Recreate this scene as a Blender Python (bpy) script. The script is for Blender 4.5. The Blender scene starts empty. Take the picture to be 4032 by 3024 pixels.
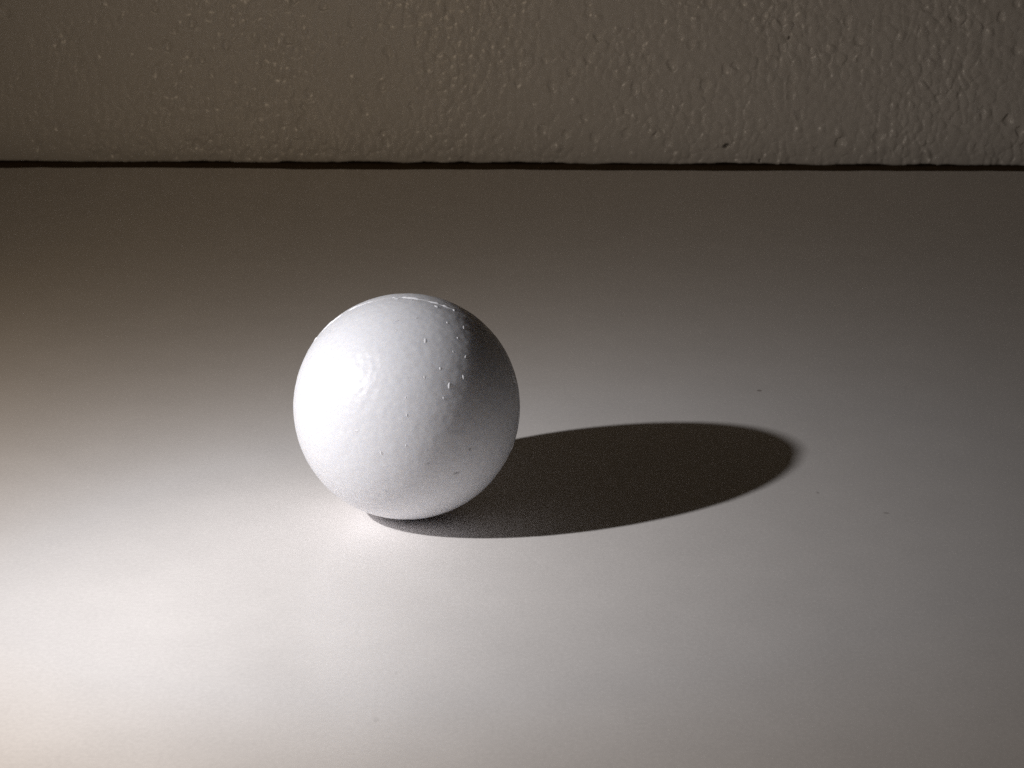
import bpy, bmesh, math, random
import numpy as np
from mathutils import Vector, Matrix

random.seed(4)
rng = np.random.default_rng(11)
scene = bpy.context.scene
COL = scene.collection
R = 0.030                                   # ball radius in metres

# ------------------------------------------------------------------ camera
cam_data = bpy.data.cameras.new('camera')
cam = bpy.data.objects.new('camera', cam_data); COL.objects.link(cam)
cam.location = (0.932 * R, -17.013 * R, 6.910 * R)
cam.rotation_euler = (math.radians(90 - 18.51), 0, 0)
cam_data.sensor_width = 36.0
cam_data.lens = 36.0 * 8000 / 4032
cam_data.clip_start = 0.01; cam_data.clip_end = 50
cam_data.dof.use_dof = True                  # a phone-sized aperture, focused on the ball
cam_data.dof.focus_distance = 18.2 * R
cam_data.dof.aperture_fstop = 75
scene.camera = cam

# ------------------------------------------------------------------ dim warm room light
world = bpy.data.worlds.new('World'); scene.world = world
world.use_nodes = True
bg = world.node_tree.nodes['Background']
bg.inputs[0].default_value = (1.0, 0.69, 0.39, 1)
bg.inputs[1].default_value = 0.0070

# ------------------------------------------------------------------ the one small lamp, left of the ball
LAMP = Vector((-6.609 * R, -3.542 * R, 5.977 * R))
_az, _el, _rot = .379, .714, -.456           # where it points; its beam is an oval, turned a little
ax = Vector((math.cos(_el) * math.cos(_az), math.cos(_el) * math.sin(_az), -math.sin(_el)))
_h = Vector((-math.sin(_az), math.cos(_az), 0)); _u = _h.cross(ax)
_lx = _h * math.cos(_rot) + _u * math.sin(_rot); _lz = -ax; _ly = _lz.cross(_lx)
ld = bpy.data.lights.new('torch_light', 'SPOT')
ld.energy = 3.03
ld.shadow_soft_size = 0.0036
ld.spot_size = math.radians(176)
ld.spot_blend = 0.3
ld.use_nodes = True                         # a bare LED: a hot middle, a wide warmer spill
lt = ld.node_tree
lem = lt.nodes['Emission']
ltc = lt.nodes.new('ShaderNodeTexCoord')
lsx = lt.nodes.new('ShaderNodeSeparateXYZ'); lt.links.new(ltc.outputs['Normal'], lsx.inputs[0])
def lmath(op, x, y=None):
    n = lt.nodes.new('ShaderNodeMath'); n.operation = op
    for k, val in enumerate((x, y)):
        if val is None: continue
        if isinstance(val, (int, float)): n.inputs[k].default_value = val
        else: lt.links.new(val, n.inputs[k])
    return n.outputs[0]
cosang = lmath('MINIMUM', lmath('ABSOLUTE', lsx.outputs['Z']), 1.0)
ang = lmath('ARCCOSINE', cosang)
qx = lmath('DIVIDE', lmath('DIVIDE', lsx.outputs['X'], lmath('MAXIMUM', cosang, .02)), .470)
qy = lmath('DIVIDE', lmath('DIVIDE', lsx.outputs['Y'], lmath('MAXIMUM', cosang, .02)), .238)
core = lmath('EXPONENT', lmath('MULTIPLY', lmath('ADD', lmath('MULTIPLY', qx, qx), lmath('MULTIPLY', qy, qy)), -0.693))
spill = lmath('POWER', cosang, 1.076)
lt.links.new(lmath('ADD', lmath('MULTIPLY', core, 0.548), lmath('MULTIPLY', spill, 0.473)), lem.inputs['Strength'])
lrp = lt.nodes.new('ShaderNodeValToRGB')
lrp.color_ramp.elements[0].position = 0.19; lrp.color_ramp.elements[0].color = (1.0, 0.975, 0.98, 1)
lrp.color_ramp.elements[1].position = 0.58; lrp.color_ramp.elements[1].color = (1.0, 0.785, 0.56, 1)
lt.links.new(lmath('DIVIDE', ang, math.radians(90)), lrp.inputs[0])
lt.links.new(lrp.outputs[0], lem.inputs['Color'])
lamp = bpy.data.objects.new('torch_light', ld); COL.objects.link(lamp)
lamp.location = LAMP
lamp.rotation_euler = Matrix((_lx, _ly, _lz)).transposed().to_euler()

scene.view_settings.view_transform = 'Standard'
scene.view_settings.look = 'None'
scene.view_settings.exposure = 0.0
scene.view_settings.gamma = 1.0
scene.view_settings.use_curve_mapping = False
scene.render.engine = 'CYCLES'
scene.cycles.use_denoising = False
scene.cycles.use_adaptive_sampling = False
scene.cycles.max_bounces = 8
scene.cycles.diffuse_bounces = 6
scene.cycles.sample_clamp_indirect = 1.5
scene.cycles.blur_glossy = 0.6

# ------------------------------------------------------------------ helpers
def mat(name):
    m = bpy.data.materials.new(name); m.use_nodes = True
    nt = m.node_tree
    return m, nt, nt.nodes['Principled BSDF'], nt.nodes.new, nt.links.new

def mesh_obj(name, verts, faces, m, parent=None, smooth=True):
    me = bpy.data.meshes.new(name)
    me.from_pydata(verts, [], faces)
    me.update()
    if smooth:
        me.polygons.foreach_set('use_smooth', np.ones(len(me.polygons), dtype=bool))
    me.materials.append(m)
    o = bpy.data.objects.new(name, me); COL.objects.link(o)
    if parent: o.parent = parent
    return o

def hash3(i, j, k, n):
    h = (i * 73856093) ^ (j * 19349663) ^ (k * 83492791) ^ (n * 2654435761)
    h = (h ^ (h >> 13)) * 1274126177
    h = h ^ (h >> 16)
    return (h & 0xFFFFF) / float(0xFFFFF)

def voronoi(p, cell, seed):
    """F1, F2 (in cells) and a random number per nearest cell for points p (n,3)"""
    q = p / cell
    b = np.floor(q).astype(np.int64)
    n = len(p)
    f1 = np.full(n, 9.0); f2 = np.full(n, 9.0); cid = np.zeros(n); dx = np.zeros((n, 3))
    for a in (-1, 0, 1):
        for c in (-1, 0, 1):
            for d in (-1, 0, 1):
                i, j, k = b[:, 0] + a, b[:, 1] + c, b[:, 2] + d
                s = np.stack([i + hash3(i, j, k, seed), j + hash3(i, j, k, seed + 1), k + hash3(i, j, k, seed + 2)], 1)
                v = q - s
                r = np.sqrt((v * v).sum(1))
                idn = hash3(i, j, k, seed + 3)
                near = r < f1
                f2 = np.where(near, f1, np.minimum(f2, r))
                cid = np.where(near, idn, cid); dx[near] = v[near]
                f1 = np.where(near, r, f1)
    return f1, f2, cid, dx

def vnoise(p, cell, seed):
    """smooth value noise, -1..1"""
    q = p / cell
    b = np.floor(q).astype(np.int64); t = q - b; t = t * t * (3 - 2 * t)
    out = np.zeros(len(p))
    for a in (0, 1):
        for c in (0, 1):
            for d in (0, 1):
                w = (t[:, 0] if a else 1 - t[:, 0]) * (t[:, 1] if c else 1 - t[:, 1]) * (t[:, 2] if d else 1 - t[:, 2])
                out += w * hash3(b[:, 0] + a, b[:, 1] + c, b[:, 2] + d, seed)
    return out * 2 - 1

# ------------------------------------------------------------------ materials
def table_material():
    m, nt, b, N, L = mat('white_melamine')
    co = N('ShaderNodeTexCoord')
    n1 = N('ShaderNodeTexNoise'); n1.inputs['Scale'].default_value = 900; n1.inputs['Detail'].default_value = 3
    n2 = N('ShaderNodeTexNoise'); n2.inputs['Scale'].default_value = 45; n2.inputs['Detail'].default_value = 7; n2.inputs['Roughness'].default_value = .65
    for n in (n1, n2): L(co.outputs['Object'], n.inputs['Vector'])
    r1 = N('ShaderNodeMapRange'); r1.inputs[1].default_value = .3; r1.inputs[2].default_value = .7
    r1.inputs[3].default_value = .955; r1.inputs[4].default_value = 1.03
    L(n1.outputs['Fac'], r1.inputs[0])
    r2 = N('ShaderNodeMapRange'); r2.inputs[1].default_value = .3; r2.inputs[2].default_value = .7
    r2.inputs[3].default_value = .965; r2.inputs[4].default_value = 1.03
    L(n2.outputs['Fac'], r2.inputs[0])
    mu = N('ShaderNodeMath'); mu.operation = 'MULTIPLY'
    L(r1.outputs[0], mu.inputs[0]); L(r2.outputs[0], mu.inputs[1])
    sc = N('ShaderNodeVectorMath'); sc.operation = 'SCALE'; sc.inputs[0].default_value = (0.93, 0.898, 0.875)
    L(mu.outputs[0], sc.inputs['Scale'])
    col = sc.outputs[0]
    for (sx, sy, rx, ry, k) in SPECKS:                  # a few specks of dirt
        mp = N('ShaderNodeMapping'); mp.vector_type = 'POINT'
        mp.inputs['Location'].default_value = (-sx / rx, -sy / ry, 0)
        mp.inputs['Scale'].default_value = (1 / rx, 1 / ry, 0)
        L(co.outputs['Object'], mp.inputs['Vector'])
        ln = N('ShaderNodeVectorMath'); ln.operation = 'LENGTH'; L(mp.outputs[0], ln.inputs[0])
        mr = N('ShaderNodeMapRange'); mr.inputs[1].default_value = 1.0; mr.inputs[2].default_value = .45
        mr.inputs[3].default_value = 0; mr.inputs[4].default_value = k
        L(ln.outputs['Value'], mr.inputs[0])
        mx = N('ShaderNodeMix'); mx.data_type = 'RGBA'; L(mr.outputs[0], mx.inputs[0]); L(col, mx.inputs[6])
        mx.inputs[7].default_value = (.10, .07, .07, 1); col = mx.outputs[2]
    L(col, b.inputs['Base Color'])
    b.inputs['Roughness'].default_value = 0.30
    b.inputs['IOR'].default_value = 1.45
    bp = N('ShaderNodeBump'); bp.inputs['Strength'].default_value = .06; bp.inputs['Distance'].default_value = .0004
    L(n1.outputs['Fac'], bp.inputs['Height']); L(bp.outputs[0], b.inputs['Normal'])
    return m

def foam_material(name, base, rough, grain, bump, dirt=True):
    m, nt, b, N, L = mat(name)
    co = N('ShaderNodeTexCoord')
    vo = N('ShaderNodeTexVoronoi'); vo.inputs['Scale'].default_value = grain
    nz = N('ShaderNodeTexNoise'); nz.inputs['Scale'].default_value = grain * 1.7; nz.inputs['Detail'].default_value = 3
    for n in (vo, nz): L(co.outputs['Object'], n.inputs['Vector'])
    r1 = N('ShaderNodeMapRange'); r1.inputs[1].default_value = .25; r1.inputs[2].default_value = .75
    r1.inputs[3].default_value = .945; r1.inputs[4].default_value = 1.035
    L(nz.outputs['Fac'], r1.inputs[0])
    sc = N('ShaderNodeVectorMath'); sc.operation = 'SCALE'; sc.inputs[0].default_value = base
    L(r1.outputs[0], sc.inputs['Scale'])
    at = N('ShaderNodeAttribute'); at.attribute_name = 'dirt'
    mx = N('ShaderNodeMix'); mx.data_type = 'RGBA'
    L(at.outputs['Fac'], mx.inputs[0]); L(sc.outputs[0], mx.inputs[6]); mx.inputs[7].default_value = (.09, .075, .06, 1)
    L(mx.outputs[2], b.inputs['Base Color'])
    b.inputs['Roughness'].default_value = rough
    b.inputs['IOR'].default_value = 1.5
    ad = N('ShaderNodeMath'); ad.operation = 'MULTIPLY_ADD'; ad.inputs[1].default_value = .35
    L(nz.outputs['Fac'], ad.inputs[0]); L(vo.outputs['Distance'], ad.inputs[2])
    bp = N('ShaderNodeBump'); bp.inputs['Strength'].default_value = bump; bp.inputs['Distance'].default_value = .0006
    L(ad.outputs[0], bp.inputs['Height']); L(bp.outputs[0], b.inputs['Normal'])
    return m

SPECKS = [(0.1067, 0.1022, .0010, .0011, .6), (0.1291, -0.0010, .0011, .0009, .3), (0.1127, 0.0139, .0006, .0010, .3), (-0.0013, -0.1189, .0008, .0016, .12), (0.0018, -0.0965, .0005, .0009, .1)]   # x, y, half sizes, strength
M_TABLE = table_material()
def desk_material():
    m, nt, b, N, L = mat('dark_desk')
    co = N('ShaderNodeTexCoord'); nz = N('ShaderNodeTexNoise'); nz.inputs['Scale'].default_value = 160; nz.inputs['Detail'].default_value = 4
    L(co.outputs['Object'], nz.inputs['Vector'])
    rp = N('ShaderNodeValToRGB'); rp.color_ramp.elements[0].color = (.06, .038, .017, 1); rp.color_ramp.elements[1].color = (.12, .078, .038, 1)
    L(nz.outputs['Fac'], rp.inputs[0]); L(rp.outputs[0], b.inputs['Base Color'])
    b.inputs['Roughness'].default_value = .85; b.inputs['Specular IOR Level'].default_value = .1
    return m
M_DESK = desk_material()
M_BALL = foam_material('ball_polystyrene', (.85, .86, .905), .43, 520, .24)
M_FLAKE = foam_material('ball_flake_polystyrene', (.90, .905, .94), .40, 420, .10)
_b = M_BALL.node_tree.nodes['Principled BSDF']
_b.inputs['Specular IOR Level'].default_value = .42
_b.inputs['Subsurface Weight'].default_value = .9
_b.inputs['Subsurface Radius'].default_value = (1, .95, .9)
_b.inputs['Subsurface Scale'].default_value = .0095
M_BOARD = foam_material('board_polystyrene', (.935, .92, .90), .28, 300, .12)

# ------------------------------------------------------------------ white table top panel, lying on a dark desk
YAW = math.radians(-1.1)
def slab(name, x0, x1, y0, y1, z0, z1, m, skew=0.0, bev=.00045):
    bm = bmesh.new(); bmesh.ops.create_cube(bm, size=1)
    for v in bm.verts:
        x = x0 if v.co.x < 0 else x1
        v.co = Vector((x, y0 if v.co.y < 0 else y1 + skew * x, z0 if v.co.z < 0 else z1))
    bmesh.ops.bevel(bm, geom=bm.edges[:], offset=bev, segments=2, affect='EDGES')
    me = bpy.data.meshes.new(name); bm.to_mesh(me); bm.free(); me.materials.append(m)
    o = bpy.data.objects.new(name, me); COL.objects.link(o); o['kind'] = 'structure'
    return o
TP = 0.001                                   # panel thickness
def wavy_panel():
    # sawn back edge that wanders a little
    xs = np.linspace(.85, -.75, 641); e = np.stack([xs, 0 * xs, 0 * xs], 1)
    yb = 14.20 * R + math.tan(YAW) * xs + vnoise(e, .055, 81) * .0011 + vnoise(e, .014, 82) * .0007 + vnoise(e, .004, 83) * .0003
    ring = [(-.75, -.62), (.85, -.62)] + list(zip(xs.tolist(), yb.tolist()))
    bm = bmesh.new()
    top = [bm.verts.new((x, y, 0)) for x, y in ring]; bot = [bm.verts.new((x, y, -TP)) for x, y in ring]
    bm.faces.new(top); bm.faces.new(bot[::-1]); n = len(ring)
    for i in range(n):
        bm.faces.new([top[i], bot[i], bot[(i + 1) % n], top[(i + 1) % n]])
    bmesh.ops.recalc_face_normals(bm, faces=bm.faces[:])
    me = bpy.data.meshes.new('table_top'); bm.to_mesh(me); bm.free(); me.materials.append(M_TABLE)
    o = bpy.data.objects.new('table_top', me); COL.objects.link(o); o['kind'] = 'structure'
wavy_panel()
slab('dark_desk', -.95, 1.05, -.80, .95, -TP - .025, -TP, M_DESK, bev=.002)

# ------------------------------------------------------------------ polystyrene board standing behind
def build_board():
    X0, X1, H, T = -0.42, 0.50, 0.30, 0.022
    step = 0.0005
    xs = np.concatenate([np.arange(X0, -.27, .002), np.arange(-.27, .33, step), np.arange(.33, X1, .002)])
    zs = np.concatenate([np.arange(0, .10, step), np.arange(.10, H + .002, .002)])
    nx, nz = len(xs), len(zs)
    gx, gz = np.meshgrid(xs, zs)                        # rows of z
    p = np.stack([gx.ravel(), np.zeros(gx.size), gz.ravel()], 1)
    # large and small fused beads
    w = p + np.stack([vnoise(p, .011, 5), 0 * p[:, 0], vnoise(p, .011, 6)], 1) * .0011
    w2 = w * np.array([1.12, 1, .92])
    f1, f2, cid, dv = voronoi(w2 + np.array([0, .0017, 0]), .0047, 21)
    patch = np.clip(.85 + .75 * vnoise(p, .026, 71) + .3 * vnoise(p, .009, 72), .35, 1.6)   # some areas pressed smoother
    rr = np.sin(cid * 3371.0) * .5 + .5
    h = -.00040 * f1 ** 2 * (.5 + rr)                    # domed bead faces
    h -= .00015 * np.exp(-(f2 - f1) / .24)               # soft crevices where beads meet
    h += (cid - .5) * .00022 * np.clip((f2 - f1) / .25, 0, 1)   # beads proud or sunk
    tilt = np.stack([np.sin(cid * 917.0), np.cos(cid * 533.0)], 1)
    h += (dv[:, 0] * tilt[:, 0] + dv[:, 2] * tilt[:, 1]) * .00030 * np.clip((f2 - f1) / .2, 0, 1)
    h *= patch
    pit = (cid > .90)
    h -= pit * (.0004 + .0008 * rr) * np.clip(1 - (f1 / .6) ** 2, 0, 1) ** .7
    knob = (cid < .07)
    h += knob * .00045 * np.clip(1 - (f1 / .5) ** 2, 0, 1)
    g1, g2, gid, _ = voronoi(w + np.array([0, .0009, 0]), .0023, 57)
    h += (-.00005 * np.exp(-(g2 - g1) / .15) + (gid - .5) * .00005 + (gid > .95) * .00022 * np.clip(1 - g1 * 1.8, 0, 1)) * patch
    h += vnoise(p, .03, 9) * .0003
    calm = np.clip(1.0 + gx.ravel() * 1.5, .72, 1.4)    # the left end is pressed smoother
    h *= calm
    # torn bottom edge: nicks and steps
    e = np.stack([xs, 0 * xs, 0 * xs], 1)
    edge = vnoise(e, .021, 31) * .00028 + vnoise(e, .0062, 32) * .00022 + vnoise(e, .0016, 33) * .00008
    f1e, _, ce, _ = voronoi(e + np.array([0, .01, .01]), .0125, 35)
    edge += np.where(ce > .72, .00038, 0) * np.clip(1 - f1e, 0, 1) ** .3
    edge -= np.where(ce < .15, .0003, 0) * np.clip(1 - f1e * 1.3, 0, 1)
    zz = gz.copy()
    fall = np.exp(-zs / .0035)[:, None]
    zz = zz + edge[None, :] * fall
    y = -h.reshape(nz, nx)
    y[0] += .0006; y[1] += .00015                        # the edge itself is slightly rounded
    # dark chips
    dirt = np.zeros((nz, nx))
    for cx, cz, rx, rz in CHIPS:
        d = np.sqrt(((gx - cx) / rx) ** 2 + ((gz - cz - .35 * (gx - cx)) / rz) ** 2)
        k = np.clip(1.35 - d, 0, 1)
        dirt = np.maximum(dirt, np.clip(k * 2.2, 0, .8)); y += k * .0009
    front = np.stack([gx, y, zz], 2).reshape(-1, 3)
    back = np.stack([gx, np.full_like(gx, T), gz], 2)
    verts = [tuple(v) for v in front]
    n0 = len(verts)
    faces = []
    idx = np.arange(nz * nx).reshape(nz, nx)
    q = np.stack([idx[:-1, :-1], idx[:-1, 1:], idx[1:, 1:], idx[1:, :-1]], -1).reshape(-1, 4)
    faces += q.tolist()
    # closing sides: bottom strip keeps the torn edge, back is one big n-gon strip
    bot = list(range(n0, n0 + nx)); verts += [(x, T, 0.0) for x in xs]
    top = list(range(n0 + nx, n0 + 2 * nx)); verts += [(x, T, zs[-1]) for x in xs]
    for i in range(nx - 1):
        faces.append([bot[i], bot[i + 1], int(idx[0, i + 1]), int(idx[0, i])])
        faces.append([int(idx[-1, i]), int(idx[-1, i + 1]), top[i + 1], top[i]])
        faces.append([bot[i + 1], bot[i], top[i], top[i + 1]])
    faces.append([bot[0]] + [int(v) for v in idx[:, 0]] + [top[0]])
    faces.append(([bot[-1]] + [int(v) for v in idx[:, -1]] + [top[-1]])[::-1])
    o = mesh_obj('foam_board', verts, faces, M_BOARD)
    a = o.data.attributes.new('dirt', 'FLOAT', 'POINT')
    dv_ = np.zeros(len(verts), dtype=np.float32); dv_[:n0] = dirt.ravel()
    a.data.foreach_set('value', dv_)
    return o

CHIPS = [(0.1295, 0.0089, .0013, .0009), (0.1573, 0.0601, .0005, .0008), (0.1458, .0016, .0004, .0009)]
board = build_board()
board.rotation_euler = (0, 0, YAW)
board.location = (0.0, 14.76 * R, -TP + .0003)
board['label'] = 'white polystyrene foam board standing upright behind the ball, with beaded face and ragged bottom edge'
board['category'] = 'foam board'

# ------------------------------------------------------------------ the ball
# directions on the ball are given as the camera sees them: right, up, towards the camera
view = (cam.location - Vector((0, 0, R))).normalized()
right = Vector((0, 0, 1)).cross(view).normalized(); up = view.cross(right)
def ball_dir(u, v):
    w = math.sqrt(max(0, 1 - u * u - v * v))
    return (right * u + up * v + view * w).normalized()
def crop(px, py):                                       # from marks seen on the ball
    return ball_dir((px - 793) / 704.0, (793 - py) / 704.0)
seam_n = (right * .18 + up * .31 - view * .93).normalized()   # normal of the moulding plane

def build_ball():
    bm = bmesh.new(); bmesh.ops.create_icosphere(bm, subdivisions=7, radius=1.0)
    P = np.array([v.co[:] for v in bm.verts])
    P /= np.linalg.norm(P, axis=1)[:, None]
    p = P * R
    f1, f2, cid, _ = voronoi(p + vnoise(p, .006, 3)[:, None] * .0006, .0030, 77)
    r = np.full(len(P), R)
    r += -.000036 * f1 ** 2 - .000045 * np.exp(-(f2 - f1) / .10) + (cid - .5) * .000032
    r += vnoise(p, .02, 41) * .00010 + vnoise(p, .0012, 43) * .000014
    pit = cid > .972
    r -= pit * .00012 * np.clip(1 - (f1 / .5) ** 2, 0, 1)
    s = P @ np.array(seam_n)                            # >0 beyond the seam
    r += .00014 * (1 / (1 + np.exp(-s / .004)))         # the two half shells do not meet quite flush
    r -= .00014 * np.exp(-((s + .014) / .007) ** 2)
    dirt = np.zeros(len(P))
    for d, rad, dep, dk in MARKS:
        a = np.linalg.norm(P - np.array(d), axis=1) / rad
        k = np.clip(1 - a * a, 0, 1)
        r -= k * dep; dirt = np.maximum(dirt, np.clip(k * 1.6, 0, 1) * dk)
    Q = P * r[:, None]
    for v, c in zip(bm.verts, Q): v.co = c
    for f in bm.faces: f.smooth = True
    me = bpy.data.meshes.new('foam_ball'); bm.to_mesh(me); bm.free()
    me.materials.append(M_BALL)
    a = me.attributes.new('dirt', 'FLOAT', 'POINT'); a.data.foreach_set('value', dirt.astype(np.float32))
    o = bpy.data.objects.new('foam_ball', me); COL.objects.link(o)
    o.location = (0, 0, -Q[:, 2].min())
    return o

MARKS = [(crop(1068, 1200), .012, .0001, .45), (crop(1082, 1195), .014, .0001, .5), (crop(1096, 1191), .010, .0001, .4),
         (crop(1165, 1056), .009, .0001, .6), (crop(908, 1132), .013, .00012, .3), (crop(660, 1300), .014, .0001, .2),
         (crop(670, 1355), .014, .0001, .15), (crop(1002, 640), .018, .0001, 0), (crop(880, 425), .020, .00012, 0),
         (crop(1025, 655), .016, .00012, 0), (crop(1120, 560), .024, .0001, 0), (crop(940, 690), .018, .00008, 0)]
ball = build_ball()
ball['label'] = 'white polystyrene ball resting on the table with a raised moulding seam over its top'
ball['category'] = 'ball'

# moulding seam: an uneven ridge round the ball
def build_seam():
    e1 = seam_n.orthogonal().normalized(); e2 = seam_n.cross(e1)
    n, k = 720, 7
    verts, faces = [], []
    t = np.arange(n) / n * 2 * math.pi
    c = np.stack([np.cos(t), np.sin(t), 0 * t], 1) * R
    big = vnoise(c, .0055, 61); mid = vnoise(c, .0022, 62); fin = vnoise(c, .0009, 63)
    crest = np.array([.3 + .7 * max(0, (e1 * math.cos(a) + e2 * math.sin(a)).dot(up)) ** .6 for a in t])   # most flash is left over the top
    amp = np.clip(.40 + .55 * big + .75 * mid + .55 * fin, .02, 1.8) * .00038 * crest
    wid = np.clip(.55 + .35 * mid + .3 * fin, .15, 1.3) * .00052
    off = vnoise(c, .008, 64) * .00030 + fin * .00010
    for i in range(n):
        d = e1 * math.cos(t[i]) + e2 * math.sin(t[i])
        for j in range(k):
            a = j / (k - 1) * 2 - 1
            hgt = amp[i] * (1 - a * a) - .00035 * abs(a) ** 3 + .00005 * crest[i]
            verts.append(tuple(d * (R + hgt) + seam_n * (off[i] + a * wid[i] * 1.2)))
    for i in range(n):
        for j in range(k - 1):
            i2 = (i + 1) % n
            faces.append([i * k + j, i * k + j + 1, i2 * k + j + 1, i2 * k + j])
    return mesh_obj('moulding_seam', verts, faces, M_FLAKE, ball)
build_seam()

# small bead flakes that stand up from the skin
def flake_mesh():
    bm = bmesh.new(); bmesh.ops.create_icosphere(bm, subdivisions=2, radius=1)
    for v in bm.verts:
        v.co += Vector((random.uniform(-.14, .14) for _ in range(3)))
    for f in bm.faces: f.smooth = True
    me = bpy.data.meshes.new('bead_flake'); bm.to_mesh(me); bm.free(); me.materials.append(M_FLAKE)
    return me
FL = [flake_mesh() for _ in range(3)]
flakes = [(910, 402, .55, .95, 12), (1047, 672, .5, 1.0, 10), (995, 570, .42, .5, 0), (1132, 622, .38, .75, 0), (1150, 500, .35, .7, 35),
          (740, 275, .3, .8, 70), (860, 262, .3, .6, 65), (738, 338, .3, .35, 0), (792, 842, .32, .5, 0), (636, 1066, .4, .65, -10),
          (785, 1022, .3, .4, 0), (495, 930, .25, .9, 80), (1045, 290, .35, .5, 20), (1146, 318, .3, .9, 35), (985, 186, .75, .5, 40),
          (1092, 208, .5, .55, 40), (745, 130, .7, .45, 0), (730, 112, .4, .5, 0), (330, 325, .25, 1.1, -60), (1075, 470, .28, .4, 0),
          (900, 620, .3, .6, 0), (1105, 385, .3, .35, 0), (788, 740, .25, .4, 0), (940, 470, .22, .35, 0), (1010, 745, .25, .45, 0)]
for i, (px, py, a, b, ang) in enumerate(flakes):
    d = crop(px, py)
    o = bpy.data.objects.new('bead_flake', FL[i % 3]); COL.objects.link(o); o.parent = ball
    z = d; xx = up.cross(z).normalized(); yy = z.cross(xx)
    g = math.radians(-ang)
    X = xx * math.cos(g) + yy * math.sin(g); Y = z.cross(X)
    m3 = Matrix((X, Y, z)).transposed()
    o.matrix_local = Matrix.Translation(d * (R + .00004)) @ m3.to_4x4() @ Matrix.Diagonal((a * .00080, b * .00086, min(a, b) * (.00048 if px > 970 and py < 760 else .00030), 1))
